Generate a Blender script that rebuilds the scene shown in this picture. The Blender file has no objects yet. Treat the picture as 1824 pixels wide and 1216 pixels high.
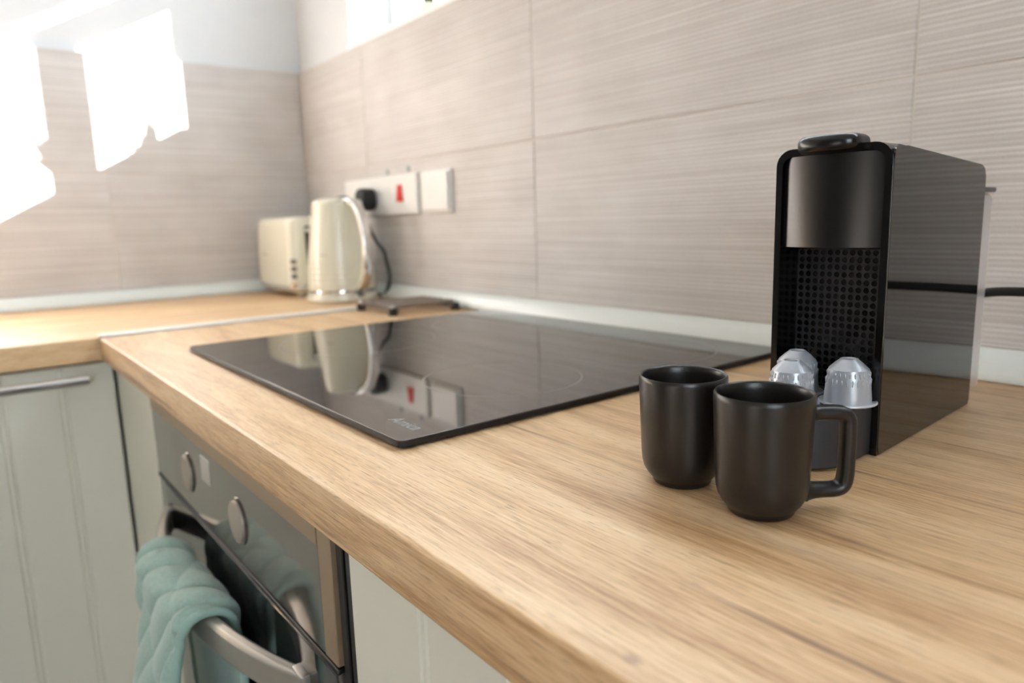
import bpy, bmesh, math, random
from mathutils import Vector, Matrix
random.seed(7)
PI = math.pi
S = bpy.context.scene
COL = S.collection
WT = 0.90                                   # height of the worktop surface

# ------------------------------------------------------------------ camera, sky, sun, exposure
cam_d = bpy.data.cameras.new('camera'); cam = bpy.data.objects.new('camera', cam_d); COL.objects.link(cam)
r_, u_, f_ = Vector((.6160, .7872, -.0301)), Vector((-.1146, .1274, .9852)), Vector((-.7794, .6034, -.1687))
m = Matrix((r_, u_, -f_)).transposed().to_4x4(); m.translation = Vector((1.8940, -.7842, WT + .1673)); cam.matrix_world = m
cam_d.sensor_width = 36; cam_d.lens = 25.22; cam_d.clip_start = .01
cam_d.dof.use_dof = True; cam_d.dof.focus_distance = .455; cam_d.dof.aperture_fstop = 5.6
S.camera = cam

W = bpy.data.worlds.new('sky'); S.world = W; W.use_nodes = True
bg = W.node_tree.nodes['Background']; bg.inputs[0].default_value = (.80, .90, 1.0, 1); bg.inputs[1].default_value = 6.0

sun_d = bpy.data.lights.new('sun', 'SUN'); sun = bpy.data.objects.new('sun', sun_d); COL.objects.link(sun)
sun_d.energy = 52; sun_d.color = (1, .985, .97); sun_d.angle = math.radians(.53)
sun.rotation_euler = Vector((-1, -1.04, -.565)).to_track_quat('-Z', 'Y').to_euler()
sun.location = (3, 3, 3)

S.view_settings.view_transform = 'Standard'; S.view_settings.look = 'None'
S.view_settings.exposure = 0.93; S.view_settings.gamma = 1.0; S.view_settings.use_curve_mapping = False

# ------------------------------------------------------------------ materials
def srgb(h):
    h = h.lstrip('#'); c = [int(h[i:i+2], 16) / 255 for i in (0, 2, 4)]
    return tuple((x / 12.92 if x <= .04045 else ((x + .055) / 1.055) ** 2.4) for x in c) + (1,)
def mat(name, col, rough=.5, metal=0, ior=1.5, coat=0, sheen=0, noise=0, nscale=40, bump=0):
    M = bpy.data.materials.new(name); M.use_nodes = True
    n = M.node_tree.nodes; l = M.node_tree.links; b = n['Principled BSDF']
    c = srgb(col) if isinstance(col, str) else col
    b.inputs['Base Color'].default_value = c; b.inputs['Roughness'].default_value = rough
    b.inputs['Metallic'].default_value = metal; b.inputs['IOR'].default_value = ior
    b.inputs['Coat Weight'].default_value = coat; b.inputs['Sheen Weight'].default_value = sheen
    if noise or bump:
        t = n.new('ShaderNodeTexCoord'); nz = n.new('ShaderNodeTexNoise'); nz.inputs['Scale'].default_value = nscale; nz.inputs['Detail'].default_value = 4
        l.new(t.outputs['Object'], nz.inputs['Vector'])
        if noise:
            mr = n.new('ShaderNodeMapRange'); mr.inputs[3].default_value = 1 - noise; mr.inputs[4].default_value = 1 + noise
            l.new(nz.outputs['Fac'], mr.inputs[0])
            mx = n.new('ShaderNodeMix'); mx.data_type = 'RGBA'; mx.blend_type = 'MULTIPLY'; mx.inputs[0].default_value = 1
            mx.inputs[6].default_value = c; l.new(mr.outputs[0], mx.inputs[7]); l.new(mx.outputs[2], b.inputs['Base Color'])
        if bump:
            bp = n.new('ShaderNodeBump'); bp.inputs['Strength'].default_value = bump; bp.inputs['Distance'].default_value = .001
            l.new(nz.outputs['Fac'], bp.inputs['Height']); l.new(bp.outputs[0], b.inputs['Normal'])
    return M

def wood(name, rot=0.0, vertical=False):
    """oak-look laminate, grain along the object's x axis (rot=0) or y axis (rot=90 degrees)"""
    M = bpy.data.materials.new(name); M.use_nodes = True
    n = M.node_tree.nodes; l = M.node_tree.links; b = n['Principled BSDF']
    tc = n.new('ShaderNodeTexCoord'); mp = n.new('ShaderNodeMapping'); mp.inputs['Rotation'].default_value = (0, 0, rot)
    l.new(tc.outputs['Object'], mp.inputs[0])
    sp = n.new('ShaderNodeSeparateXYZ'); l.new(mp.outputs[0], sp.inputs[0])
    def math_(op, a, bb=None, c=None):
        k = n.new('ShaderNodeMath'); k.operation = op
        for i, v in enumerate((a, bb, c)):
            if v is None: continue
            if isinstance(v, (int, float)): k.inputs[i].default_value = v
            else: l.new(v, k.inputs[i])
        return k.outputs[0]
    across = math_('ADD', sp.outputs[1], math_('MULTIPLY', sp.outputs[2], .83))
    def noise(sx, sy, detail=4, rough=.55, off=0.0, dist=0.0):
        cb = n.new('ShaderNodeCombineXYZ')
        l.new(math_('MULTIPLY_ADD', sp.outputs[0], sx, off), cb.inputs[0]); l.new(math_('MULTIPLY_ADD', across, sy, off * 1.7), cb.inputs[1])
        cb.inputs[2].default_value = off
        nz = n.new('ShaderNodeTexNoise'); nz.inputs['Scale'].default_value = 1; nz.inputs['Detail'].default_value = detail
        nz.inputs['Roughness'].default_value = rough; nz.inputs['Distortion'].default_value = dist
        l.new(cb.outputs[0], nz.inputs['Vector']); return nz.outputs['Fac']
    # wandering grain figure
    warp = noise(2.2, 7, 2, .5, 3.1)
    fig = n.new('ShaderNodeTexNoise'); fig.noise_dimensions = '2D'; fig.inputs['Scale'].default_value = 1; fig.inputs['Detail'].default_value = 3
    cb = n.new('ShaderNodeCombineXYZ'); l.new(math_('MULTIPLY', sp.outputs[0], 2.0), cb.inputs[0])
    l.new(math_('MULTIPLY_ADD', across, 42.0, math_('MULTIPLY', warp, 5.0)), cb.inputs[1]); l.new(cb.outputs[0], fig.inputs['Vector'])
    streak = noise(15, 420, 5, .6, 11.0)
    fine = noise(38, 1000, 3, .6, 23.0)
    broad = noise(1.4, 9, 2, .5, 31.0)
    pore = noise(55, 800, 2, .5, 47.0)
    # printed boards: a darker seam every ~13 cm and a tone for each board
    bd = math_('DIVIDE', math_('ADD', across, math_('MULTIPLY', math_('SUBTRACT', warp, .5), .012)), .0985)
    bdo = math_('ADD', bd, 19.87 if not rot else 19.3)
    fr = math_('FRACT', bdo); idx = math_('FLOOR', bdo)
    wn = n.new('ShaderNodeTexWhiteNoise'); wn.noise_dimensions = '1D'; l.new(idx, wn.inputs['W'])
    edge = math_('MINIMUM', fr, math_('SUBTRACT', 1.0, fr))
    seamn = noise(5, 12, 3, .6, 57.0)
    sm = n.new('ShaderNodeMapRange'); sm.inputs[1].default_value = .0; sm.inputs[2].default_value = .028; sm.inputs[3].default_value = 1; sm.inputs[4].default_value = 0
    l.new(edge, sm.inputs[0])
    smn = n.new('ShaderNodeMapRange'); smn.inputs[1].default_value = .42; smn.inputs[2].default_value = .62; l.new(seamn, smn.inputs[0])
    seam = math_('MULTIPLY', sm.outputs[0], math_('MULTIPLY', smn.outputs[0], .85))
    v = math_('MULTIPLY_ADD', fig.outputs['Fac'], .42, math_('MULTIPLY', streak, .58))
    v = math_('ADD', v, math_('MULTIPLY', math_('SUBTRACT', broad, .5), .20))
    v = math_('ADD', v, math_('MULTIPLY', math_('SUBTRACT', wn.outputs[0], .5), .16))
    v = math_('ADD', v, math_('MULTIPLY', math_('SUBTRACT', fine, .5), .48))
    cr = n.new('ShaderNodeValToRGB'); l.new(v, cr.inputs[0])
    e = cr.color_ramp.elements; e[0].position = .28; e[0].color = srgb('#ab8153'); e[1].position = .74; e[1].color = srgb('#ead0a9')
    k = e.new(.5); k.color = srgb('#d8b487')
    pm = n.new('ShaderNodeMapRange'); pm.inputs[1].default_value = .60; pm.inputs[2].default_value = .70; l.new(pore, pm.inputs[0])
    dk = math_('MAXIMUM', math_('MULTIPLY', pm.outputs[0], .5), seam)
    mx = n.new('ShaderNodeMix'); mx.data_type = 'RGBA'; l.new(dk, mx.inputs[0]); l.new(cr.outputs[0], mx.inputs[6]); mx.inputs[7].default_value = srgb('#6f4f38')
    # greyish mineral streaks and a small knot
    ms = n.new('ShaderNodeMapRange'); ms.inputs[1].default_value = .60; ms.inputs[2].default_value = .74; ms.inputs[4].default_value = .30; l.new(noise(1.9, 24, 3, .6, 71.0, .4), ms.inputs[0])
    kd = n.new('ShaderNodeVectorMath'); kd.operation = 'DISTANCE'; kc_ = n.new('ShaderNodeCombineXYZ')
    l.new(math_('MULTIPLY', sp.outputs[0], .75), kc_.inputs[0]); l.new(sp.outputs[1], kc_.inputs[1]); l.new(kc_.outputs[0], kd.inputs[0]); kd.inputs[1].default_value = (1.7227 * .75, -.598, 0)
    kn = n.new('ShaderNodeMapRange'); kn.inputs[1].default_value = .0012; kn.inputs[2].default_value = .0042; kn.inputs[3].default_value = .6; kn.inputs[4].default_value = 0; l.new(kd.outputs['Value'], kn.inputs[0])
    m3 = n.new('ShaderNodeMix'); m3.data_type = 'RGBA'; l.new(math_('MAXIMUM', ms.outputs[0], kn.outputs[0]), m3.inputs[0]); l.new(mx.outputs[2], m3.inputs[6]); m3.inputs[7].default_value = srgb('#8a6f5c')
    l.new(m3.outputs[2], b.inputs['Base Color'])
    b.inputs['Roughness'].default_value = .36; b.inputs['IOR'].default_value = 1.5
    rr = math_('MULTIPLY_ADD', streak, .25, .27); l.new(rr, b.inputs['Roughness'])
    bp = n.new('ShaderNodeBump'); bp.inputs['Strength'].default_value = .25; bp.inputs['Distance'].default_value = .0006
    l.new(math_('SUBTRACT', streak, math_('MULTIPLY', pm.outputs[0], .7)), bp.inputs['Height']); l.new(bp.outputs[0], b.inputs['Normal'])
    return M

def tile_material(name):
    """greige tile with fine uneven horizontal ribs"""
    M = bpy.data.materials.new(name); M.use_nodes = True
    n = M.node_tree.nodes; l = M.node_tree.links; b = n['Principled BSDF']
    tc = n.new('ShaderNodeTexCoord'); oi = n.new('ShaderNodeObjectInfo')
    va = n.new('ShaderNodeVectorMath'); va.operation = 'ADD'; l.new(tc.outputs['Object'], va.inputs[0])
    sc = n.new('ShaderNodeMath'); sc.operation = 'MULTIPLY'; sc.inputs[1].default_value = 17; l.new(oi.outputs['Random'], sc.inputs[0]); 
    cbo = n.new('ShaderNodeCombineXYZ'); l.new(sc.outputs[0], cbo.inputs[0]); l.new(sc.outputs[0], cbo.inputs[1]); l.new(cbo.outputs[0], va.inputs[1])
    def ns(scale, detail):
        mp = n.new('ShaderNodeMapping'); mp.inputs['Scale'].default_value = scale; l.new(va.outputs[0], mp.inputs[0])
        z = n.new('ShaderNodeTexNoise'); z.inputs['Scale'].default_value = 1; z.inputs['Detail'].default_value = detail; l.new(mp.outputs[0], z.inputs['Vector']); return z.outputs['Fac']
    warp = ns((3, 3, 18), 2); line = ns((2.5, 2.5, 230), 3); mott = ns((9, 9, 14), 4); grain = ns((500, 500, 500), 2)
    sp = n.new('ShaderNodeSeparateXYZ'); l.new(tc.outputs['Object'], sp.inputs[0])
    def mt(op, a, c=None, d=None):
        k = n.new('ShaderNodeMath'); k.operation = op
        for i, v in enumerate((a, c, d)):
            if v is None: continue
            if isinstance(v, (int, float)): k.inputs[i].default_value = v
            else: l.new(v, k.inputs[i])
        return k.outputs[0]
    ph = mt('ADD', mt('MULTIPLY', sp.outputs[2], 2 * PI / .0053), mt('MULTIPLY', warp, 1.1))
    rib = mt('MULTIPLY_ADD', mt('SINE', ph), .5, .5)
    h = mt('MULTIPLY', rib, mt('MULTIPLY_ADD', line, 2.2, -.45))
    v = mt('ADD', mt('MULTIPLY', h, .22), mt('ADD', mt('ADD', mt('MULTIPLY', line, .22), .065), mt('ADD', mt('ADD', mt('MULTIPLY', mott, .30), .06), mt('MULTIPLY', grain, .16))))
    cr = n.new('ShaderNodeValToRGB'); l.new(v, cr.inputs[0]); e = cr.color_ramp.elements
    e[0].position = .38; e[0].color = srgb('#bab3ad'); e[1].position = .86; e[1].color = srgb('#e1ddd9')
    l.new(cr.outputs[0], b.inputs['Base Color']); b.inputs['Roughness'].default_value = .5
    bp = n.new('ShaderNodeBump'); bp.inputs['Strength'].default_value = .35; bp.inputs['Distance'].default_value = .0008
    l.new(h, bp.inputs['Height']); l.new(bp.outputs[0], b.inputs['Normal'])
    return M

def thin_clear(name, tint=(1, 1, 1, 1), gloss=.08, haze=0.0):
    M = bpy.data.materials.new(name); M.use_nodes = True
    n = M.node_tree.nodes; l = M.node_tree.links; n.remove(n['Principled BSDF']); o = n['Material Output']
    tr = n.new('ShaderNodeBsdfTransparent'); tr.inputs[0].default_value = tint
    gl = n.new('ShaderNodeBsdfGlossy'); gl.inputs['Roughness'].default_value = .03
    lw = n.new('ShaderNodeLayerWeight'); lw.inputs[0].default_value = .5
    pw = n.new('ShaderNodeMath'); pw.operation = 'POWER'; pw.inputs[1].default_value = 4; l.new(lw.outputs['Facing'], pw.inputs[0])
    fr = n.new('ShaderNodeMath'); fr.operation = 'MULTIPLY_ADD'; fr.inputs[1].default_value = .7; fr.inputs[2].default_value = .04; l.new(pw.outputs[0], fr.inputs[0])
    m1 = n.new('ShaderNodeMixShader'); l.new(fr.outputs[0], m1.inputs[0]); l.new(tr.outputs[0], m1.inputs[1]); l.new(gl.outputs[0], m1.inputs[2])
    df = n.new('ShaderNodeBsdfTranslucent'); df.inputs[0].default_value = (.9, .9, .92, 1)
    m2 = n.new('ShaderNodeMixShader'); m2.inputs[0].default_value = haze; l.new(m1.outputs[0], m2.inputs[1]); l.new(df.outputs[0], m2.inputs[2])
    l.new(m2.outputs[0], o.inputs[0]); return M

def cloth_material(name):
    return mat(name, '#9bb5aa', rough=.9, sheen=.3, noise=.22, nscale=260, bump=.5)

MT = dict(
    wood=wood('oak_laminate_x'), wood_y=wood('oak_laminate_y', PI / 2), tile=tile_material('ribbed_greige_tile'),
    grout=mat('grout', '#cfc6bc', .9), paint=mat('white_paint', '#d9dbdc', .75, noise=.02), far_paint=mat('far_wall_dim_grey', '#7d7872', .75), floor=mat('floor', '#9a938a', .5, noise=.1, nscale=8),
    trim=mat('white_upstand', '#e2e6e0', .22), alu=mat('aluminium', '#e6e8e6', .35, .15), cream=mat('cream_door_paint', '#dbd8c8', .38, noise=.015, nscale=6),
    carcass=mat('carcass', '#cfccbe', .6), plinth=mat('plinth', '#c3c0b2', .5),
    chrome=mat('chrome', '#d8d8d8', .08, 1), steel=mat('brushed_steel', '#bdb8ae', .33, .75, noise=.06, nscale=90), wood_reflect_steel=mat('steel_trim_wood_reflection', '#a08a70', .4, .5),  # oven trim: brown of the reflected worktop is put into the steel's colour
    fascia=mat('grey_mirror_steel', '#8b847d', .08, .72), dark_glass=mat('dark_oven_glass', '#17181a', .05, 0, 1.7), black=mat('black_plastic', '#0c0c0d', .4), shade=mat('black_gap', '#060606', .7),
    display=mat('display_grey', '#b3aea3', .3), knob=mat('knob_steel', '#a1978a', .4, .35),
    hob=mat('black_ceramic_glass', '#0d0c0c', .03, 0, 1.78), hob_edge=mat('hob_edge', '#0b0b0f', .55), hob_mark=mat('hob_print', '#6e6a66', .3), lettering=mat('pale_print', '#9a9e9c', .4),
    mug=mat('matt_black_stoneware', '#1d1a18', .33, 0, 1.5, noise=.12, nscale=500, bump=.08),
    gloss=mat('gloss_black_panel', '#0b0909', .03, 0, 1.64), satin=mat('satin_black', '#090909', .27), frame=mat('black_frame', '#070707', .16), grille=mat('grille_black', '#262627', .45),
    tray=mat('grey_black_plastic', '#2e3034', .45, noise=.06, nscale=300), rubber=mat('black_rubber', '#101011', .55), tank=thin_clear('clear_tank', (.93, .93, .95, 1), .08, .34), lid=mat('tank_lid', '#3c3d42', .3),
    capsule=mat('silver_capsule', '#b9bec5', .33, .35), foil=mat('capsule_rim', '#cdd0d4', .35, .3),
    kettle=mat('cream_enamel', '#dedac6', .24, coat=.1), button=mat('grey_button', '#6f6d64', .4), slot=mat('toast_slot', '#3a3630', .6), badge=mat('grey_badge', '#a8a596', .4),
    white=mat('white_plastic', '#e9e7e2', .35), red=mat('red_rocker', '#d5281c', .3), grey=mat('grey_screw', '#8f9694', .4, .4),
    trivet=mat('brushed_trivet_steel', '#8d837a', .35, .7), teal=cloth_material('teal_quilted_cotton'), hem=mat('teal_binding', '#97b4a9', .9, noise=.1, nscale=300),
    frame_white=mat('window_frame_white', '#f2f2f0', .35), pane=thin_clear('window_glass'), leaf=mat('green_leaf', '#4f8a3e', .5), pot=mat('cream_pot', '#efe4cc', .4), soil=mat('soil', '#4a3828', .9), stem=mat('stem', '#5d7a3c', .6),
    dark_cord=mat('dark_grey_cord', '#3b3d3a', .5),
)

# ------------------------------------------------------------------ mesh helpers
def finish(bm, smooth=38):
    bmesh.ops.recalc_face_normals(bm, faces=bm.faces[:])
    for f in bm.faces: f.smooth = bool(smooth)
    if smooth:
        a = math.radians(smooth)
        for e in bm.edges:
            e.smooth = len(e.link_faces) == 2 and e.calc_face_angle(0) < a
def obj(name, bm, material, parent=None, kind=None, smooth=38, label=None):
    finish(bm, smooth)
    me = bpy.data.meshes.new(name); bm.to_mesh(me); bm.free(); me.materials.append(MT[material])
    o = bpy.data.objects.new(name, me); COL.objects.link(o)
    if parent is not None: o.parent = parent
    if smooth and smooth < 55:
        w = o.modifiers.new('weighted_normal', 'WEIGHTED_NORMAL'); w.keep_sharp = True; w.weight = 90
    if kind: o['kind'] = kind
    if label: o['label'] = label
    return o
def tag(o, label, cat, group=None):
    o['label'] = label; o['category'] = cat
    if group: o['group'] = group
    return o
def thing(name, label, cat, loc=(0, 0, 0), rz=0, group=None):
    o = bpy.data.objects.new(name, None); o.empty_display_size = .05; COL.objects.link(o)
    o.location = loc; o.rotation_euler = (0, 0, rz); return tag(o, label, cat, group)
def struct(o): o['kind'] = 'structure'; return o
def box(x0, x1, y0, y1, z0, z1, bev=0, seg=2, bm=None):
    b = bmesh.new()
    vs = [b.verts.new((x, y, z)) for x in (x0, x1) for y in (y0, y1) for z in (z0, z1)]
    for q in ((0, 1, 3, 2), (4, 6, 7, 5), (0, 4, 5, 1), (2, 3, 7, 6), (0, 2, 6, 4), (1, 5, 7, 3)): b.faces.new([vs[i] for i in q])
    if bev: bmesh.ops.bevel(b, geom=b.edges[:], offset=bev, segments=seg, profile=.5, affect='EDGES')
    return merge(bm, b)
def merge(bm, b):
    if bm is None: return b
    me = bpy.data.meshes.new('tmp'); b.to_mesh(me); b.free(); bm.from_mesh(me); bpy.data.meshes.remove(me); return bm
def lathe(prof, seg=64, cx=0, cy=0, cz=0, bm=None):
    """prof: list of (r, z); closed at the axis where r == 0"""
    b = bmesh.new(); rings = []
    for r, z in prof:
        if r < 1e-6: rings.append([b.verts.new((cx, cy, cz + z))])
        else: rings.append([b.verts.new((cx + r * math.cos(2 * PI * i / seg), cy + r * math.sin(2 * PI * i / seg), cz + z)) for i in range(seg)])
    for A, B in zip(rings, rings[1:]):
        if len(A) == 1 and len(B) == 1: continue
        for i in range(seg):
            j = (i + 1) % seg
            if len(A) == 1: b.faces.new((A[0], B[j], B[i]))
            elif len(B) == 1: b.faces.new((A[i], A[j], B[0]))
            else: b.faces.new((A[i], A[j], B[j], B[i]))
    return merge(bm, b)
def smooth_path(pts, n=8):
    P = [Vector(p) for p in pts]; out = []
    for i in range(len(P) - 1):
        p0, p1, p2, p3 = P[max(i - 1, 0)], P[i], P[i + 1], P[min(i + 2, len(P) - 1)]
        for k in range(n):
            t = k / n
            out.append(.5 * ((2 * p1) + (p2 - p0) * t + (2 * p0 - 5 * p1 + 4 * p2 - p3) * t * t + (3 * p1 - p0 - 3 * p2 + p3) * t ** 3))
    out.append(P[-1]); return out
def sweep(path, section, up=(0, 0, 1), bm=None, scale=None):
    """section: list of (a, b) offsets along (side, normal) of the path"""
    b = bmesh.new(); rings = []; n = len(path); up = Vector(up)
    for i, p in enumerate(path):
        t = (path[min(i + 1, n - 1)] - path[max(i - 1, 0)]).normalized()
        s = t.cross(up); s = s.normalized() if s.length > 1e-5 else Vector((1, 0, 0)); nn = s.cross(t).normalized()
        k = scale[i] if scale else 1
        rings.append([b.verts.new(p + s * (a * k) + nn * (c * k)) for a, c in section])
    m_ = len(section)
    for A, B in zip(rings, rings[1:]):
        for i in range(m_): b.faces.new((A[i], A[(i + 1) % m_], B[(i + 1) % m_], B[i]))
    b.faces.new(rings[0][::-1]); b.faces.new(rings[-1])
    return merge(bm, b)
def circle(r, n=12): return [(r * math.cos(2 * PI * i / n), r * math.sin(2 * PI * i / n)) for i in range(n)]
def rrect(w, h, r, n=4):
    out = []
    for cx, cy, a in ((w / 2 - r, h / 2 - r, 0), (-w / 2 + r, h / 2 - r, 90), (-w / 2 + r, -h / 2 + r, 180), (w / 2 - r, -h / 2 + r, 270)):
        for i in range(n + 1):
            t = math.radians(a + 90 * i / n); out.append((cx + r * math.cos(t), cy + r * math.sin(t)))
    return out
def tube(pts, r, n=12, sub=8, bm=None, up=(0, 0, 1)): return sweep(smooth_path(pts, sub) if sub else [Vector(p) for p in pts], circle(r, n), up, bm)
def prism(poly, axis, a0, a1, bev=0, seg=2, bm=None):
    """extrude a polygon; axis 'z': poly=(x,y); 'y': poly=(x,z); 'x': poly=(y,z)"""
    b = bmesh.new()
    def P(p, a): return {'z': (p[0], p[1], a), 'y': (p[0], a, p[1]), 'x': (a, p[0], p[1])}[axis]
    A = [b.verts.new(P(p, a0)) for p in poly]; B = [b.verts.new(P(p, a1)) for p in poly]; n = len(poly)
    b.faces.new(A); b.faces.new(B[::-1])
    for i in range(n): b.faces.new((A[i], A[(i + 1) % n], B[(i + 1) % n], B[i]))
    if bev:
        bmesh.ops.recalc_face_normals(b, faces=b.faces[:])
        caps = [e for e in b.edges if any(len(f.verts) == n for f in e.link_faces) and len(e.link_faces) == 2] if n > 4 else b.edges[:]
        bmesh.ops.bevel(b, geom=caps, offset=bev, segments=seg, profile=.5, affect='EDGES')
    return merge(bm, b)
def copy_tree(o, parent=None):
    c = o.copy(); COL.objects.link(c); c.parent = parent
    for ch in list(o.children): copy_tree(ch, c)
    return c
def Z(v): return WT + v

# ------------------------------------------------------------------ the room
ROOM_X, ROOM_Y, CEIL = 3.9, -3.6, 2.45
TT = .012                                    # tile thickness: tile faces lie in x=0 and y=0
struct(obj('floor', box(-.3, ROOM_X, ROOM_Y, .3, -.1, 0), 'floor', smooth=0))
struct(obj('ceiling', box(-.3, ROOM_X, ROOM_Y, .3, CEIL, CEIL + .1), 'paint', smooth=0))
wall_left = struct(obj('wall_left', box(-.25, -TT, ROOM_Y, TT, 0, CEIL), 'paint', smooth=0))
# back wall with the window opening
WX0, WX1, WZ0, WZ1, WD = .292, 2.30, Z(.572), Z(1.062), .24
bm = box(-.25, WX0, TT, WD, 0, CEIL)
box(WX1, ROOM_X, TT, WD, 0, CEIL, bm=bm); box(WX0, WX1, TT, WD, 0, WZ0, bm=bm); box(WX0, WX1, TT, WD, WZ1, CEIL, bm=bm)
wall_back = struct(obj('wall_back', bm, 'paint', smooth=0))

# unseen far side of the room, with its own windows
def wall_with_hole(axis, at, thick, a0, a1, h0, h1, z0, z1):
    def bxx(p, q, zz0, zz1, bm=None):
        return box(at, at + thick, p, q, zz0, zz1, bm=bm) if axis == 'x' else box(p, q, at, at + thick, zz0, zz1, bm=bm)
    bm = bxx(a0, h0, 0, CEIL); bxx(h1, a1, 0, CEIL, bm); bxx(h0, h1, 0, z0, bm); bxx(h0, h1, z1, CEIL, bm); return bm
def plain_window(n, axis, at, h0, h1, z0, z1, bars):
    w = bpy.data.objects.new('window_%d' % n, None); COL.objects.link(w); struct(w)
    def bxx(p, q, zz0, zz1, t0, t1, bm=None):
        return box(at + t0, at + t1, p, q, zz0, zz1, bm=bm) if axis == 'x' else box(p, q, at + t0, at + t1, zz0, zz1, bm=bm)
    bm = bxx(h0, h0 + .06, z0, z1, .08, .14); bxx(h1 - .06, h1, z0, z1, .08, .14, bm); bxx(h0, h1, z0, z0 + .06, .08, .14, bm); bxx(h0, h1, z1 - .06, z1, .08, .14, bm)
    for k in range(1, bars + 1): c = h0 + (h1 - h0) * k / (bars + 1); bxx(c - .035, c + .035, z0, z1, .08, .14, bm)
    obj('frame', bm, 'frame_white', w, smooth=0)
struct(obj('wall_right', wall_with_hole('x', ROOM_X, .2, ROOM_Y, .3, -2.5, -1.4, .95, 2.15), 'far_paint', smooth=0))
plain_window(2, 'x', ROOM_X, -2.5, -1.4, .95, 2.15, 1)
struct(obj('wall_front', box(-.3, ROOM_X + .2, ROOM_Y - .2, ROOM_Y, 0, CEIL), 'far_paint', smooth=0))  # both unseen walls are toned grey to darken reflections and cut fill light

# tiles, each an object; grout beds behind them
TW, ZROW = .5959, (.030, .295, .5595)
def tile_mesh(name, w, h, axis):
    b = box(0, w, 0, TT - .001, 0, h, .0012, 1) if axis == 'x' else box(-(TT - .001), 0, -w, 0, 0, h, .0012, 1)
    finish(b, 0); me = bpy.data.meshes.new(name); b.to_mesh(me); b.free(); me.materials.append(MT['tile']); return me
G = .0014
cache = {}
def tile(axis, a0, a1, z0, z1, parent):
    w, h = a1 - a0 - G, z1 - z0 - G; key = (axis, round(w, 4), round(h, 4))
    if key not in cache: cache[key] = tile_mesh('tile', w, h, axis)
    o = bpy.data.objects.new('tile', cache[key]); COL.objects.link(o); o.parent = parent
    o.location = (a0 + G / 2, 0, Z(z0) + G / 2) if axis == 'x' else (0, -a0 - G / 2, Z(z0) + G / 2)
xs = [0, .3606, .9565, 1.5524, 1.5524 + TW, 1.5524 + 2 * TW, ROOM_X]
for r in range(2):
    for a, b_ in zip(xs, xs[1:]): tile('x', a, b_, ZROW[r], ZROW[r + 1], wall_back)
ys = [0, .475, .475 + TW, .475 + 2 * TW, .475 + 3 * TW]
for r in range(2):
    for a, b_ in zip(ys, ys[1:]): tile('y', a, b_, ZROW[r], ZROW[r + 1], wall_left)
obj('grout', box(0, ROOM_X, .0012, TT, Z(0), Z(.5595)), 'grout', wall_back, smooth=0)
obj('grout', box(-TT, -.0012, -ys[-1], 0, Z(0), Z(.5595)), 'grout', wall_left, smooth=0)

# window in the back wall
win = bpy.data.objects.new('window_1', None); COL.objects.link(win); struct(win); win['label'] = 'white framed window above the tiled back wall'
FY0, FY1 = .12, .18
bm = box(WX0, WX0 + .045, FY0, FY1, WZ0, WZ1, .004); box(WX1 - .045, WX1, FY0, FY1, WZ0, WZ1, .004, bm=bm)
box(WX0, WX1, FY0, FY1, WZ0, WZ0 + .03, .004, bm=bm); box(WX0, WX1, FY0, FY1, WZ1 - .03, WZ1, .004, bm=bm)
obj('frame', bm, 'frame_white', win)
obj('mullion', box(.634, .682, .12, .175, WZ0 + .028, Z(.975), .004), 'frame_white', win)
obj('transom', box(WX0 + .04, .682, .12, .175, Z(.930), Z(.978), .004), 'frame_white', win)
obj('pane', box(WX0 + .04, WX1 - .04, .149, .153, WZ0 + .025, WZ1 - .025), 'pane', win, smooth=0)
obj('sill', box(WX0, WX1, .0, FY0, WZ0 - .012, WZ0, .002), 'frame_white', win)

# white quarter-round upstand where worktop meets wall
def upstand(L0, L1, axis):
    prof = [(0, .001), (-.019, .001), (-.0205, .004), (-.0195, .009), (-.0155, .019), (-.0095, .026), (-.003, .0295), (0, .030)]
    if axis == 'x': return prism([(y, Z(z)) for y, z in prof], 'x', L0, L1)
    return prism([(-y, Z(z)) for y, z in prof], 'y', L0, L1)
struct(obj('trim_1', upstand(.0, ROOM_X, 'x'), 'trim', smooth=50, label='white rounded sealing strip along foot of back wall'))
struct(obj('trim_2', upstand(-2.2, -.019, 'y'), 'trim', smooth=50, label='white rounded sealing strip along foot of left wall'))

# ------------------------------------------------------------------ worktops and units
DL, DR, TH = .592, .6108, .038
wt1 = tag(obj('worktop', box(DL + .002, 2.9, -DR, -.0005, WT - TH, WT, .0025, 3), 'wood'),
          'light oak laminate worktop carrying the hob, mugs and coffee machine', 'worktop')
obj('joint_strip', box(DL - .009, DL + .011, -DR - .001, -.021, WT + .0002, WT + .0046, .0018, 2), 'alu', wt1, label='pale metal strip over worktop joint')
wt2 = tag(obj('worktop', box(.0005, DL, -2.2, -.0005, WT - TH, WT, .0025, 3), 'wood_y'),
          'light oak laminate worktop run under the toaster along left wall', 'worktop')
LX = .572                                    # face of the left run's doors
FY = -.590                                   # face of the right run's fronts
CT = WT - TH
def groove_slab(along0, along1, z0, z1, grooves, face, thick, axis):
    """door slab with vertical beads: each bead is a pair of fine grooves in the face"""
    prof = [(along0, 0), (along0, -thick), (along1, -thick), (along1, 0)]
    g = sorted(grooves, reverse=True)
    pts = [(along0, thick), (along1, thick), (along1, .0015), (along1 - .0015, 0)]
    for c in g:
        for k in (.006, -.002):
            pts += [(c + k + .0022, 0), (c + k + .0006, .0022), (c + k - .0006, .0022), (c + k - .0022, 0)]
    pts += [(along0 + .0015, 0), (along0, .0015)]
    if axis == 'y': poly = [(a, face + d) for a, d in pts]           # front facing -y: (x, y)
    else: poly = [(face - d, a) for a, d in pts]                      # front facing +x: (x, y)
    return prism(poly, 'z', z0, z1)
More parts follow.
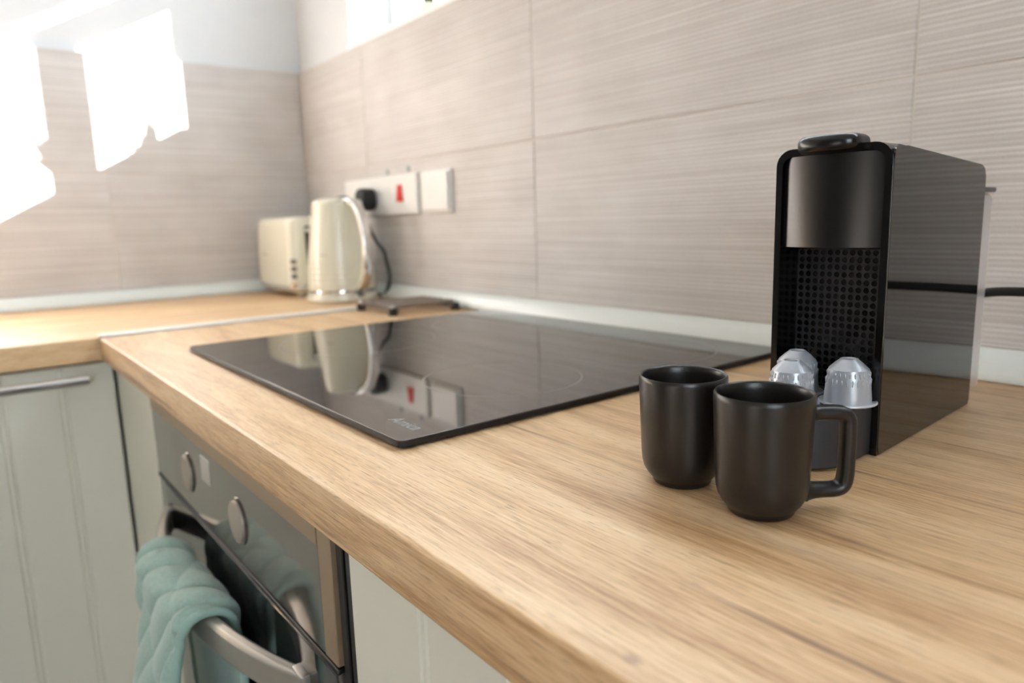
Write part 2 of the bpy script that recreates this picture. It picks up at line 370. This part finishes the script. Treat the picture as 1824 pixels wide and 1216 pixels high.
# left base unit
lu = thing('base_cabinet', 'cream base cabinet under the left worktop, with steel bar handle', 'cabinet', (0, 0, 0))
obj('carcass', box(.02, LX - .021, -1.25, -.62, .10, CT - .003), 'carcass', lu, smooth=0)
dl = obj('door', groove_slab(-1.19, -.594, .115, CT - .006, [-.67, -.752, -.834, -.916, -.998, -1.08], LX, .02, 'x'), 'cream', lu, smooth=20)
hb = tube([(LX + .032, -.95, Z(-.064)), (LX + .032, -.634, Z(-.064))], .0072, 16, 0)
obj('handle', hb, 'chrome', dl)
for y in (-.92, -.655): obj('handle_post', tube([(LX - .001, y, Z(-.064)), (LX + .03, y, Z(-.064))], .0045, 12, 0), 'chrome', dl)
tag(obj('plinth', box(.45, .47, -2.2, -.55, 0, .098), 'plinth', smooth=0), 'cream plinth board below left cabinet door', 'plinth')
# corner filler beside the oven
cf = tag(obj('corner_panel', box(LX + .002, .8235, FY, FY + .02, .115, CT - .004, .0012, 1), 'cream'), 'plain cream filler panel between left cabinet and oven', 'panel')
# right base unit
ru = thing('base_cabinet', 'cream base cabinet right of the oven, below the mugs', 'cabinet')
obj('carcass', box(1.449, 2.045, FY + .022, -.03, .10, CT - .003), 'carcass', ru, smooth=0)
obj('door', groove_slab(1.4475, 2.046, .115, CT - .005, [1.546 + .088 * i for i in range(5)], FY, .02, 'y'), 'cream', ru, smooth=20)
tag(obj('plinth', box(.47, 2.05, -.50, -.48, 0, .098), 'plinth', smooth=0), 'cream plinth board below oven and right cabinet', 'plinth')

# ------------------------------------------------------------------ oven
ov = thing('oven', 'built-in grey steel oven with two round knobs under the hob', 'oven')
OX0, OX1, ZL = .8265, 1.4165, -.1675
obj('body', box(OX0 + .004, 1.4455, FY + .018, -.06, Z(-.64), CT - .004), 'shade', ov, smooth=0)
obj('control_panel', box(OX0, OX1 - .0245, FY, FY + .017, Z(ZL + .002), CT - .003, .0003, 1), 'fascia', ov)
obj('top_trim', box(OX0, OX1 - .0245, FY - .0009, FY + .002, Z(-.0742), CT - .003), 'wood_reflect_steel', ov)
obj('side_trim', box(OX1 - .0235, OX1, FY - .0006, FY + .017, Z(ZL + .002), CT - .003, .0008, 1), 'wood_reflect_steel', ov)
obj('gasket', box(OX1 + .002, OX1 + .0125, FY + .003, FY + .017, Z(-.63), CT - .003, .001, 1), 'black', ov)
obj('gasket', box(OX1 + .0155, OX1 + .028, FY + .004, FY + .017, Z(-.63), CT - .003, .001, 1), 'black', ov)
for x in (1.000, 1.189):
    k = obj('knob', None or lathe([(0, 0), (.0215, 0), (.0218, .001), (.0212, .0028), (.0200, .0036), (0, .0038)], 48), 'knob', ov)
    k.location = (x, FY - .0002, Z(-.1215)); k.rotation_euler = (PI / 2, 0, 0)
    kr = obj('ring', lathe([(.0222, 0), (.0243, 0), (.0243, .0012), (.0222, .0012), (.0222, 0)], 48), 'fascia', k)
obj('display', box(1.064, 1.098, FY - .0008, FY + .002, Z(-.112), Z(-.083), .0006, 1), 'display', ov)
ZD0 = -.62
d_ = obj('door', box(OX0, OX1, FY, FY + .017, Z(ZD0), Z(ZL - .003), .002, 2), 'fascia', ov)
obj('door_edge', box(OX0, OX1, FY - .0012, FY + .006, Z(ZL - .0045), Z(ZL + .0005), .0008, 1), 'black', d_)
obj('window_glass', box(OX0 + .035, OX1 - .004, FY - .0012, FY + .002, Z(ZD0 + .03), Z(ZL - .006), .0008, 1), 'dark_glass', d_)
hx0, hx1, hz = .872, 1.348, -.218
path = []
for i in range(49):
    t = i / 48; X = hx0 + (hx1 - hx0) * t; q = (X - (hx0 + hx1) / 2) / ((hx1 - hx0) / 2)
    path.append(Vector((X, FY - .003 - .041 * max(0, 1 - abs(q) ** 2.2), Z(hz))))
obj('handle', sweep(path, rrect(.013, .030, .0045), (0, 0, 1)), 'steel', d_)
for x in (hx0 + .004, hx1 - .004): obj('handle_mount', box(x - .012, x + .012, FY - .009, FY + .001, Z(hz - .016), Z(hz + .016), .003, 2), 'steel', d_)

# teal quilted cloth folded over the handle
def quilt():
    X0, X1 = 1.000, 1.205; nx, ns_ = 110, 300
    yb, yf, zt = -.6085, -.6540, Z(hz + .0265)
    L_front, L_back = .30, .20
    r = (yb - yf) / 2; yc = (yb + yf) / 2; arc = PI * r
    tot = L_front + arc + L_back
    mid = []
    for j in range(ns_ + 1):
        s = tot * j / ns_; row = []
        for i in range(nx + 1):
            t = i / nx; X = X0 + (X1 - X0) * t
            if s < L_front:
                k = (L_front - s); y = yf - .014 * math.sin(min(1, k / .12) * PI / 2) * (.6 + .4 * math.sin(t * 5 + .6)) + .008 * math.sin(k * 22 + t * 4) * min(1, k / .05); z = zt - r - k
            elif s < L_front + arc:
                a = (s - L_front) / r; y = yc - r * math.cos(a); z = zt - r + r * math.sin(a) * .75
            else:
                k = s - L_front - arc; y = yb + .003 * min(1, k / .05); z = zt - r - k
            X += .006 * math.sin(s * 17 + .5) * (t - .5) * 2 + (.010 * (.5 - t) if s < L_front else 0)
            row.append(Vector((X, y, z)))
        mid.append(row)
    b = bmesh.new(); O = []; I = []
    for j in range(ns_ + 1):
        ro, ri = [], []; s = tot * j / ns_
        ref = Vector((0, -1, 0)) if s < L_front else (Vector((0, 1, 0)) if s > L_front + arc else Vector((0, -math.cos((s - L_front) / r), math.sin((s - L_front) / r))))
        for i in range(nx + 1):
            du = mid[j][min(i + 1, nx)] - mid[j][max(i - 1, 0)]; dv = mid[min(j + 1, ns_)][i] - mid[max(j - 1, 0)][i]
            n_ = du.cross(dv).normalized()
            if n_.dot(ref) < 0: n_ = -n_
            u = (i / nx) * (X1 - X0); bow = .010 * math.sin(u * 30)
            a = math.sin(PI * (u - .85 * s + bow) / .048); c = math.sin(PI * (u * .55 + s + .02) / .105)
            puff = .0095 * (abs(a) ** .38) * (.35 + .65 * abs(c) ** .35) * min(1, min(i, nx - i) / 6)
            ro.append(b.verts.new(mid[j][i] + n_ * (.0012 + puff))); ri.append(b.verts.new(mid[j][i] - n_ * .0012))
        O.append(ro); I.append(ri)
    for j in range(ns_):
        for i in range(nx):
            b.faces.new((O[j][i], O[j][i + 1], O[j + 1][i + 1], O[j + 1][i])); b.faces.new((I[j][i], I[j + 1][i], I[j + 1][i + 1], I[j][i + 1]))
        for e in (0, nx): b.faces.new((O[j][e], O[j + 1][e], I[j + 1][e], I[j][e]))
    for j in (0, ns_):
        for i in range(nx): b.faces.new((O[j][i], O[j][i + 1], I[j][i + 1], I[j][i]))
    return b, mid, nx, ns_
tw = thing('oven_cloth', 'teal quilted oven cloth folded over the oven door handle', 'oven cloth', (0, 0, 0))
qb, mid, nx, ns_ = quilt()
obj('quilted_panel', qb, 'teal', tw, smooth=60)
for i in (0, nx): obj('hem', sweep([mid[j][i] for j in range(0, ns_ + 1, 4)], rrect(.009, .0085, .004, 3), (1, 0, 0)), 'hem', tw, smooth=60)

# ------------------------------------------------------------------ induction hob
HX0, HX1, HY0, HY1 = .8478, 1.4378, -.5383, -.0235
hob = thing('induction_hob', 'black glass hob with faint ring marks set on the worktop', 'hob')
def plate(x0, x1, y0, y1, r, z0, z1, bev):
    return prism([((x0 + x1) / 2 + a, (y0 + y1) / 2 + c) for a, c in rrect(x1 - x0, y1 - y0, r, 4)], 'z', z0, z1, bev)
obj('seal', plate(HX0 + .004, HX1 - .004, HY0 + .004, HY1 - .001, .004, WT + .0002, WT + .0024, 0), 'rubber', hob)
obj('edge_band', plate(HX0 - .0006, HX1 + .0006, HY0 - .0006, HY1 + .0004, .0066, WT + .0023, WT + .0064, 0), 'hob_edge', hob)
gl = obj('glass', plate(HX0, HX1, HY0, HY1, .006, WT + .0022, WT + .0072, .0004), 'hob', hob)
def ringmark(cx, cy, r):
    b = bmesh.new(); n = 96; A = []; B = []
    for i in range(n):
        c, s = math.cos(2 * PI * i / n), math.sin(2 * PI * i / n)
        A.append(b.verts.new((cx + r * c, cy + r * s, WT + .00725))); B.append(b.verts.new((cx + (r - .0016) * c, cy + (r - .0016) * s, WT + .00725)))
    for i in range(n): b.faces.new((A[i], A[(i + 1) % n], B[(i + 1) % n], B[i]))
    return b
for cx, cy, r in ((1.318, -.352, .082), (1.315, -.145, .092), (.99, -.352, .105), (.99, -.14, .08)): obj('ring_mark', ringmark(cx, cy, r), 'hob_mark', hob)
def lettering(txt, size, name, parent, material, M):
    cu = bpy.data.curves.new('lettering', 'FONT'); cu.body = txt; cu.size = size; cu.shear = .25; cu.extrude = .00004; cu.resolution_u = 3
    t = bpy.data.objects.new('lettering_tmp', cu); COL.objects.link(t)
    dg = bpy.context.evaluated_depsgraph_get(); me = bpy.data.meshes.new_from_object(t.evaluated_get(dg)); bpy.data.objects.remove(t)
    me.materials.clear(); me.materials.append(MT[material]); me.transform(M)
    o = bpy.data.objects.new(name, me); COL.objects.link(o); o.parent = parent; return o
lt = lettering('Amica', .0165, 'logo_lettering', hob, 'lettering', Matrix.Translation((1.3775, -.5165, WT + .00735)))

# ------------------------------------------------------------------ mugs
def mug(name, label, x, y, hdir):
    t = thing(name, label, 'mug', (x, y, WT), hdir, 'matt black espresso mugs')
    prof = [(0, .0016), (.0150, .0016), (.0158, .0004), (.0172, .0002), (.0180, .0012), (.0184, .0030), (.0198, .0046), (.0222, .0074), (.0240, .0108), (.0250, .0150), (.0254, .020),
            (.0262, .040), (.0268, .058), (.0271, .0660), (.0270, .0682), (.0264, .0692), (.0256, .0690), (.0250, .0680), (.0247, .064), (.0243, .050), (.0236, .020), (.0226, .0120), (.0195, .0075), (.0140, .0060), (0, .0058)]
    obj('body', lathe(prof, 96), 'mug', t, smooth=60)
    p = [(.0255, 0, .0560), (.0300, 0, .0562), (.0380, 0, .0562), (.0440, 0, .0555), (.0470, 0, .0525), (.0476, 0, .0470), (.0476, 0, .0300), (.0474, 0, .0200), (.0460, 0, .0140), (.0420, 0, .0115), (.0340, 0, .0112), (.0240, 0, .0112)]
    P = smooth_path(p, 5); n = len(P)
    sc = [1 + .45 * max(0, 1 - min(i, n - 1 - i) / 5) ** 2 for i in range(n)]
    obj('handle', sweep(P, rrect(.0078, .0108, .0034, 4), (0, 1, 0.0001), scale=sc), 'mug', t, smooth=70)
    return t
mug('espresso_mug', 'matt black mug in front with its square handle to the right', 1.6743, -.4393, math.atan2(.794, .605))
mug('espresso_mug', 'matt black mug behind, nearer the hob, no handle showing', 1.6146, -.4343, math.atan2(.80, -.60))

# ------------------------------------------------------------------ coffee machine (local x right, y to the back)
cm = thing('capsule_coffee_machine', 'glossy black capsule coffee machine with clear rear water tank', 'coffee machine', (1.6754, -.3033, WT + .0006), math.radians(3.53))
MW, MH, MD = .0800, .2085, .186
def arch(x0, x1, z0, z1, r, n=6):
    out = [(x0, z0)]
    out += [(x0 + r - r * math.cos(PI / 2 * i / n), z1 - r + r * math.sin(PI / 2 * i / n)) for i in range(n + 1)]
    out += [(x1 - r + r * math.sin(PI / 2 * i / n), z1 - r + r * math.cos(PI / 2 * i / n)) for i in range(n + 1)]
    out += [(x1, z0)]; return out
# core body, top falling slightly to the back
core = prism([(.027, .003), (.027, .2065), (.1775, .1985), (.184, .196), (.1855, .190), (.1855, .003)], 'x', -MW + .0025, -.0025)
obj('body', core, 'frame', cm)
sp = [(.004, .0), (.0005, .003), (.0, .010), (0, .1965), (.002, .2035), (.008, .2065), (.174, .1980), (.1815, .1955), (.1852, .1895), (.186, .182), (.186, .004), (.183, .0)]
obj('side_panel', prism(sp, 'x', -.0024, 0, .0008, 2), 'gloss', cm, label='mirror-gloss black side panel')
obj('side_panel', prism(sp, 'x', -MW, -MW + .0024, .0008, 2), 'gloss', cm)
# front frame: arch-shaped tunnel around head and cup bay
def tunnel(outer, inner, y0, y1):
    b = bmesh.new(); n = len(outer); L = []
    for poly, y in ((outer, y0), (inner, y0), (inner, y1), (outer, y1)): L.append([b.verts.new((p[0], y, p[1])) for p in poly])
    for A, B in ((0, 1), (1, 2), (2, 3), (3, 0)):
        for i in range(n - 1): b.faces.new((L[A][i], L[A][i + 1], L[B][i + 1], L[B][i]))
    for e in (0, n - 1): b.faces.new([L[k][e] for k in range(4)])
    return b
obj('front_frame', tunnel(arch(-MW + .0006, -.0006, .0, MH, .0115), arch(-MW + .0052, -.0050, .0, MH - .0052, .0075), -.0012, .028), 'frame', cm)
# convex head
b = bmesh.new(); n = 24; hz0, hz1 = .1395, .2030; x0, x1 = -MW + .0056, -.0054; V = []
for k in range(n + 1):
    t = k / n; x = x0 + (x1 - x0) * t; q = 2 * t - 1; y = .0020 - .0080 * (1 - q * q)
    V.append([b.verts.new((x, yy, zz)) for yy, zz in ((.027, hz0), (y + .0012, hz0), (y, hz0 + .0012), (y, hz1), (.027, hz1))])
for A, B in zip(V, V[1:]):
    for i in range(5): b.faces.new((A[i], A[(i + 1) % 5], B[(i + 1) % 5], B[i]))
b.faces.new(V[0]); b.faces.new(V[-1][::-1])
obj('head_panel', b, 'satin', cm)
# lever
lv = [(-.0600, .006), (-.0600, -.006)] + [(-.0390 - .0210 * math.cos(PI * i / 16), -.006 - .014 * math.sin(PI * i / 16) ** .8) for i in range(1, 16)] + [(-.0180, -.006), (-.0180, .006)]
obj('lever', prism(lv, 'z', .2035, .2148, .0048, 5), 'satin', cm)
# perforated cup-bay back: every cell a square with a round hole
def grille(cols, rows, pitch, rad, cx, z0, y, thick, inside=None, flat=False):
    b = bmesh.new(); N = 12
    for i in range(cols):
        for j in range(rows):
            c0, c1 = cx - cols * pitch / 2 + (i + .5) * pitch, z0 + (j + .5) * pitch
            if inside and not inside(c0, c1): continue
            def sq(k):
                a = 2 * PI * k / N + PI / N; c, s = math.cos(a), math.sin(a); q = pitch / 2 / max(abs(c), abs(s)); return (c0 + q * c, c1 + q * s)
            def ci(k): a = 2 * PI * k / N + PI / N; return (c0 + rad * math.cos(a), c1 + rad * math.sin(a))
            P3 = (lambda p, d: (p[0], p[1], y + d)) if flat else (lambda p, d: (p[0], y + d, p[1]))
            A = [b.verts.new(P3(sq(k), 0)) for k in range(N)]; B = [b.verts.new(P3(ci(k), 0)) for k in range(N)]; C = [b.verts.new(P3(ci(k), -thick if flat else thick)) for k in range(N)]
            for k in range(N):
                b.faces.new((A[k], A[(k + 1) % N], B[(k + 1) % N], B[k])); b.faces.new((B[k], B[(k + 1) % N], C[(k + 1) % N], C[k]))
            b.faces.new(C)
    bmesh.ops.remove_doubles(b, verts=b.verts[:], dist=1e-6)
    return b
obj('grille', grille(13, 19, .0053, .0022, -.0401, .0375, .0262, .004), 'grille', cm, smooth=0, label='black back plate with rows of round holes')
obj('bay_lining', tunnel(arch(-MW + .0052, -.0050, .0365, .1394, .0006), arch(-MW + .0056, -.0054, .0365, .1392, .0006), .0262, .0282), 'grille', cm)
# drip tray with round front
TZ = .0372
def dshape(cx, hw, ycen, yback, n=28):
    return [(cx - hw, yback)] + [(cx - hw * math.cos(PI * i / n), ycen - hw * math.sin(PI * i / n)) for i in range(n + 1)] + [(cx + hw, yback)]
obj('drip_tray', prism(dshape(-.040, .0347, -.0324, .0255), 'z', .0006, TZ - .0012, .0022, 3), 'tray', cm, smooth=50)
ins = lambda a, c: (c > -.0324 and abs(a + .04) < .0318) or ((a + .04) ** 2 + (c + .0324) ** 2 < .0312 ** 2)
obj('drip_grid', grille(13, 17, .0049, .0016, -.040, -.064, TZ, .0022, ins, True), 'tray', cm, smooth=0)
obj('drip_grid_rim', prism(dshape(-.040, .0338, -.0324, .0250), 'z', TZ - .0022, TZ - .0006, .0004, 1), 'tray', cm)
# water tank
tkx0, tkx1, tky0, tky1 = -.069, -.0085, .1862, .243
tank = obj('water_tank', box(tkx0, tkx1, tky0, tky1, .004, .1765, .006, 3), 'tank', cm, label='clear plastic water tank')
obj('tank_lid', box(tkx0 - .001, tkx1 + .001, tky0, tky1 + .001, .1767, .1812, .0016, 2), 'lid', tank)
obj('power_cord', tube([(-.045, .2440, .020), (-.043, .252, .050), (-.034, .2565, .078), (-.010, .2575, .0880), (.03, .258, .0900), (.08, .2575, .0905), (.18, .253, .0900), (.33, .244, .090), (.50, .235, .092), (.60, .229, .105)], .0042, 12, 8), 'rubber', cm)
obj('plug', box(.575, .625, .216, .262, .085, .135, .008, 2), 'rubber', cm)

# capsules on the drip grid
def capsule(name, label, u, v, rz):
    th = math.radians(3.53)
    x = 1.6754 + u * math.cos(th) - v * math.sin(th); y = -.3033 + u * math.sin(th) + v * math.cos(th)
    t = thing(name, label, 'coffee capsule', (x, y, WT + TZ + .0001), rz, 'silver coffee capsules on the drip grid')
    body = [(.0150, .0009), (.0150, .002), (.01495, .004), (.0138, .0150), (.0137, .0152), (.0130, .0190), (.0126, .0207), (.0090, .0240), (.0062, .0259), (.0056, .0266), (.0048, .0266), (.0042, .0260), (0, .0260)]
    o = obj('cup', lathe(body, 64), 'capsule', t, smooth=24)
    obj('rim', lathe([(0, 0), (.0180, 0), (.0186, .0005), (.0186, .0013), (.0181, .0018), (.0174, .0014), (.0158, .0011), (.0149, .0012), (0, .0012)], 64), 'foil', t, smooth=50)
    b = bmesh.new(); N = 26
    for row, (r, z, L) in enumerate(((.01375, .0138, .0020), (.01305, .0182, .0016))):
        for k in range(N):
            a = 2 * PI * (k + .5 * row) / N
            bb = bmesh.new(); bmesh.ops.create_icosphere(bb, subdivisions=1, radius=1)
            mm = Matrix.Rotation(a, 4, 'Z') @ Matrix.Translation((r, 0, z)) @ Matrix.Diagonal((.0008, .00072, L, 1))
            bb.transform(mm)
            for vv in bb.verts: 
                if vv.co.z < z: vv.co.z -= .0006
            merge(b, bb)
    e = obj('embossed_studs', b, 'capsule', t, kind='stuff', smooth=80)
    e.scale = (1, 1, 1.14); o.scale = (1, 1, 1.14)
    return t
capsule('coffee_capsule', 'silver coffee capsule standing alone at right front of grille', -.0175, -.0105, .3)
capsule('coffee_capsule', 'silver coffee capsule nearest the front mug, its lower half hidden', -.0435, -.0385, 1.1)
capsule('coffee_capsule', 'silver coffee capsule farthest back, only its top showing', -.0575, -.0035, 2.3)

# ------------------------------------------------------------------ kettle
kt = thing('kettle', 'cream electric kettle with chrome handle on its power base', 'kettle', (.397, -.0985, WT), math.radians(4))
obj('power_base', lathe([(0, .001), (.0745, .001), (.0772, .003), (.0775, .012), (.0755, .0155), (.0752, .0175), (.072, .0195), (0, .0195)], 72), 'kettle', kt, smooth=40)
obj('base_band', lathe([(.066, .0195), (.0715, .0198), (.0722, .0225), (.0715, .0252), (.066, .0254)], 72), 'chrome', kt)
bp = [(.066, .0255), (.0735, .0256), (.0748, .030)]
for z in (.046, .058, .070, .082):
    r = .0756 - (z - .03) * .085
    bp += [(r + .0003, z - .003), (r - .0003, z - .0016), (r - .0011, z), (r - .0003, z + .0016), (r, z + .003)]
bp += [(.0690, .100), (.0640, .140), (.0585, .180), (.0556, .200), (.0548, .2065)]
obj('body', lathe(bp + [(.050, .208)], 72), 'kettle', kt, smooth=40)
lid = obj('lid', lathe([(.0540, .2068), (.0545, .2095), (.0530, .2150), (.0470, .2195), (.0300, .2230), (0, .2240)], 72), 'kettle', kt, smooth=40)
obj('lid_button', box(.016, .034, -.011, .011, .2205, .2262, .002), 'button', lid)
spp = [(-.048, .204), (-.048, .168), (-.060, .178), (-.0685, .198), (-.070, .206)]
obj('spout', prism(spp, 'y', -.016, .016, .004, 2), 'kettle', kt)
hp = smooth_path([(.046, 0, .2120), (.066, 0, .2090), (.086, 0, .196), (.103, 0, .170), (.112, 0, .135), (.112, 0, .100), (.104, 0, .066), (.092, 0, .042), (.073, 0, .030)], 6)
hn = obj('handle', sweep(hp, rrect(.011, .019, .004, 3), (0, 1, .0001)), 'kettle', kt, smooth=60)
hq = []
for i, p in enumerate(hp):
    tg = (hp[min(i + 1, len(hp) - 1)] - hp[max(i - 1, 0)]).normalized(); hq.append(p + Vector((-tg.z, 0, tg.x)).normalized() * .0060)
obj('handle_trim', sweep(hq, rrect(.0065, .0215, .0028, 3), (0, 1, .0001)), 'chrome', hn, smooth=60, label='chrome strip along the handle')
obj('badge', prism([(math.cos(a) * r, math.sin(a) * r) for r, rng in ((.0688, range(-68, -51, 4)), (.0680, range(-52, -69, -4))) for a in [math.radians(k) for k in rng]], 'z', .098, .1035), 'badge', kt)
obj('switch', box(.068, .084, -.006, .006, .012, .019, .001), 'button', kt)
kc = obj('power_cord', tube([(.014, .074, .008), (.035, .080, .006), (.058, .078, .016), (.082, .072, .050), (.072, .072, .085), (.050, .080, .105), (.020, .082, .125), (-.006, .080, .160), (-.018, .076, .190), (.003, .068, .204)], .0042, 12, 8), 'dark_cord', kt)
kp = bmesh.new()
prism([(.006 + a, .219 + c) for a, c in rrect(.044, .050, .019, 6)], 'y', .052, .0965 - .0105, .006, 3, bm=kp)
obj('plug', kp, 'rubber', kt, label='black plug pushed into the wall socket')

# ------------------------------------------------------------------ toaster
ts = thing('toaster', 'cream toaster in the corner behind the kettle', 'toaster', (.155, -.0975, WT), 0)
L, D_, H_ = .240, .136, .186
def rbody(w, d, r): return rrect(w, d, r, 6)
def loft(levels, n=7):
    b = bmesh.new(); R = []
    for w, d, r, z in levels: R.append([b.verts.new((x, y, z)) for x, y in rrect(w, d, r, n)])
    for A, B in zip(R, R[1:]):
        for i in range(len(A)): b.faces.new((A[i], A[(i + 1) % len(A)], B[(i + 1) % len(A)], B[i]))
    b.faces.new(R[0][::-1]); b.faces.new(R[-1]); return b
obj('body', loft([(L - .004, D_ - .004, .028, .026), (L, D_, .03, .034), (L, D_, .03, .10), (L - .006, D_ - .005, .03, .165), (L - .012, D_ - .010, .03, .178), (L - .022, D_ - .02, .028, .1845), (L - .04, D_ - .04, .02, .1865)]), 'kettle', ts, smooth=40)
obj('base_band', loft([(L - .006, D_ - .006, .028, .021), (L + .001, D_ + .001, .03, .022), (L + .001, D_ + .001, .03, .0265), (L - .006, D_ - .006, .028, .0275)]), 'chrome', ts)
obj('foot_tray', loft([(L - .05, D_ - .05, .02, .006), (L - .03, D_ - .03, .025, .009), (L - .012, D_ - .012, .027, .0215)]), 'kettle', ts)
for sx in (-1, 1):
    for sy in (-1, 1): obj('foot', lathe([(0, 0), (.009, 0), (.01, .002), (.01, .0075), (0, .0075)], 20, sx * .08, sy * .033, .0003), 'kettle', ts)
for sy in (-1, 1): obj('bread_slot', box(-.085, .085, sy * .026 - .014, sy * .026 + .014, .1845, .1869, .0008, 1), 'slot', ts)
obj('lever_slot', box(L / 2 - .004, L / 2 + .0006, -.030, -.012, .075, .165, .001, 1), 'slot', ts)
obj('lever', box(L / 2 - .001, L / 2 + .018, -.035, -.007, .150, .160, .003, 2), 'chrome', ts)
for k in range(3):
    q = obj('button', box(-.007, .007, -.002, .003, -.0055, .0055, .0015, 2), 'button', ts)
    q.location = (L / 2 - .0085, -D_ / 2 + .0085, .084 - .017 * k); q.rotation_euler = (0, 0, math.radians(45))
q = obj('dial', lathe([(0, 0), (.008, 0), (.008, .006), (.007, .007), (0, .007)], 24), 'chrome', ts)
q.location = (L / 2 - .0095, -D_ / 2 + .0095, .033); q.rotation_euler = (PI / 2, 0, math.radians(45))
obj('badge', box(-.068, -.030, -D_ / 2 - .0004, -D_ / 2 + .001, .096, .1015), 'badge', ts, smooth=0)

# ------------------------------------------------------------------ sockets on the wall
sk = thing('socket_plate', 'long white socket plate with red switch behind the kettle', 'socket', (0, 0, 0))
obj('plate', box(.2528, .5885, -.0105, 0, Z(.1830), Z(.2670), .004, 3), 'white', sk)
obj('rocker', prism([(.418, Z(.232)), (.470, Z(.232)), (.470, Z(.2455)), (.418, Z(.2455))], 'y', -.0128, -.010, .0008, 1), 'white', sk)
obj('red_rocker', prism([(.510, Z(.210)), (.534, Z(.210)), (.530, Z(.2450)), (.516, Z(.2450))], 'y', -.0150, -.010, .001, 1), 'red', sk, label='red rocker switch')
bl = thing('blank_plate', 'plain white blank plate right of the socket plate', 'switch plate')
obj('plate', box(.6045, .7120, -.006, 0, Z(.1825), Z(.2665), .002, 2), 'white', bl)
obj('raised_cover', box(.6085, .7080, -.0125, -.0055, Z(.1865), Z(.2625), .0035, 3), 'white', bl)
for x, z, lab in ((.455, .2755, 'small grey screw head above the socket plate, nearer the kettle'), (.5445, .2770, 'small grey screw head above the red switch')):
    o = tag(obj('screw_head', lathe([(0, 0), (.0062, 0), (.0058, .0022), (.003, .0032), (0, .0034)], 20), 'grey'), lab, 'screw', 'screw heads above the socket')
    o.location = (x, 0, Z(z)); o.rotation_euler = (PI / 2, 0, 0)

# ------------------------------------------------------------------ trivet on the joint beside the kettle
tv = thing('pan_trivet', 'folded steel trivet with black rubber feet beside kettle', 'trivet', (0, 0, 0))
Ax, Nx, Ya, Yb = .616, .742, -.163, -.036
tz = WT + .0150
for k in range(6):
    x = Ax + .012 + (Nx - Ax - .024) * k / 5
    obj('bar', tube([(x, Ya - .004, tz), (x + .012, Yb + .004, tz)], .0042, 10, 0), 'trivet', tv)
for y, dx in ((Ya + .006, 0), (Yb - .006, .012)): obj('cross_bar', box(Ax - .004 + dx, Nx + .004 + dx, y - .005, y + .005, tz - .0085, tz - .0035, .001, 1), 'trivet', tv)
for x in (Ax, Nx):
    for y, dx in ((Ya, 0), (Yb, .012)):
        f = obj('foot', lathe([(0, 0), (.0075, 0), (.0088, .002), (.0088, .011), (.0078, .0135), (.0, .0138)], 24), 'rubber', tv)
        f.location = (x + dx, y, WT + .004 - .0037)
        sdv = obj('stud', lathe([(0, .0136), (.0045, .0136), (.0045, .0165), (.003, .018), (0, .0182)], 20), 'chrome', f)

# ------------------------------------------------------------------ small plants on the window sill
def plant(label, x, y, h, n, spread, leafw, seed):
    rnd = random.Random(seed)
    t = thing('potted_plant', label, 'plant', (x, y, WZ0 + .0002), rnd.uniform(0, 6))
    obj('pot', lathe([(0, 0), (.016, 0), (.0175, .002), (.021, .026), (.0215, .028), (.0195, .028), (.018, .023), (0, .023)], 32), 'pot', t)
    obj('soil', lathe([(0, .0236), (.0183, .0236)], 24), 'soil', t, smooth=0)
    for k in range(n):
        a = 2 * PI * k / n + rnd.uniform(-.3, .3); tilt = rnd.uniform(.2, 1.0) * spread; L = h * rnd.uniform(.7, 1.05)
        b = bmesh.new(); A = []; B = []; C = []
        for i in range(9):
            q = i / 8; w = leafw * math.sin(PI * min(1, q * .92 + .08)) ** .7; rr = .003 + L * math.sin(tilt) * q; zz = .022 + L * math.cos(tilt) * q - .25 * L * tilt * q * q
            A.append(b.verts.new((rr, -w, zz + .0012))); B.append(b.verts.new((rr, 0, zz))); C.append(b.verts.new((rr, w, zz + .0012)))
        for i in range(8): b.faces.new((A[i], B[i], B[i + 1], A[i + 1])); b.faces.new((B[i], C[i], C[i + 1], B[i + 1]))
        gm = bmesh.ops.solidify(b, geom=b.faces[:], thickness=.0008)
        b.transform(Matrix.Rotation(a, 4, 'Z')); obj('leaf', b, 'leaf', t, smooth=60)
    return t
plant('green leafy plant in a cream pot on the window sill', .575, .050, .150, 14, .55, .012, 3)
plant('unseen tall sprig in a pale pot on outer sill beyond the glass', .570, .214, .150, 8, .34, .012, 5)  # placed out of view, only for its leafy shadow on the left wall
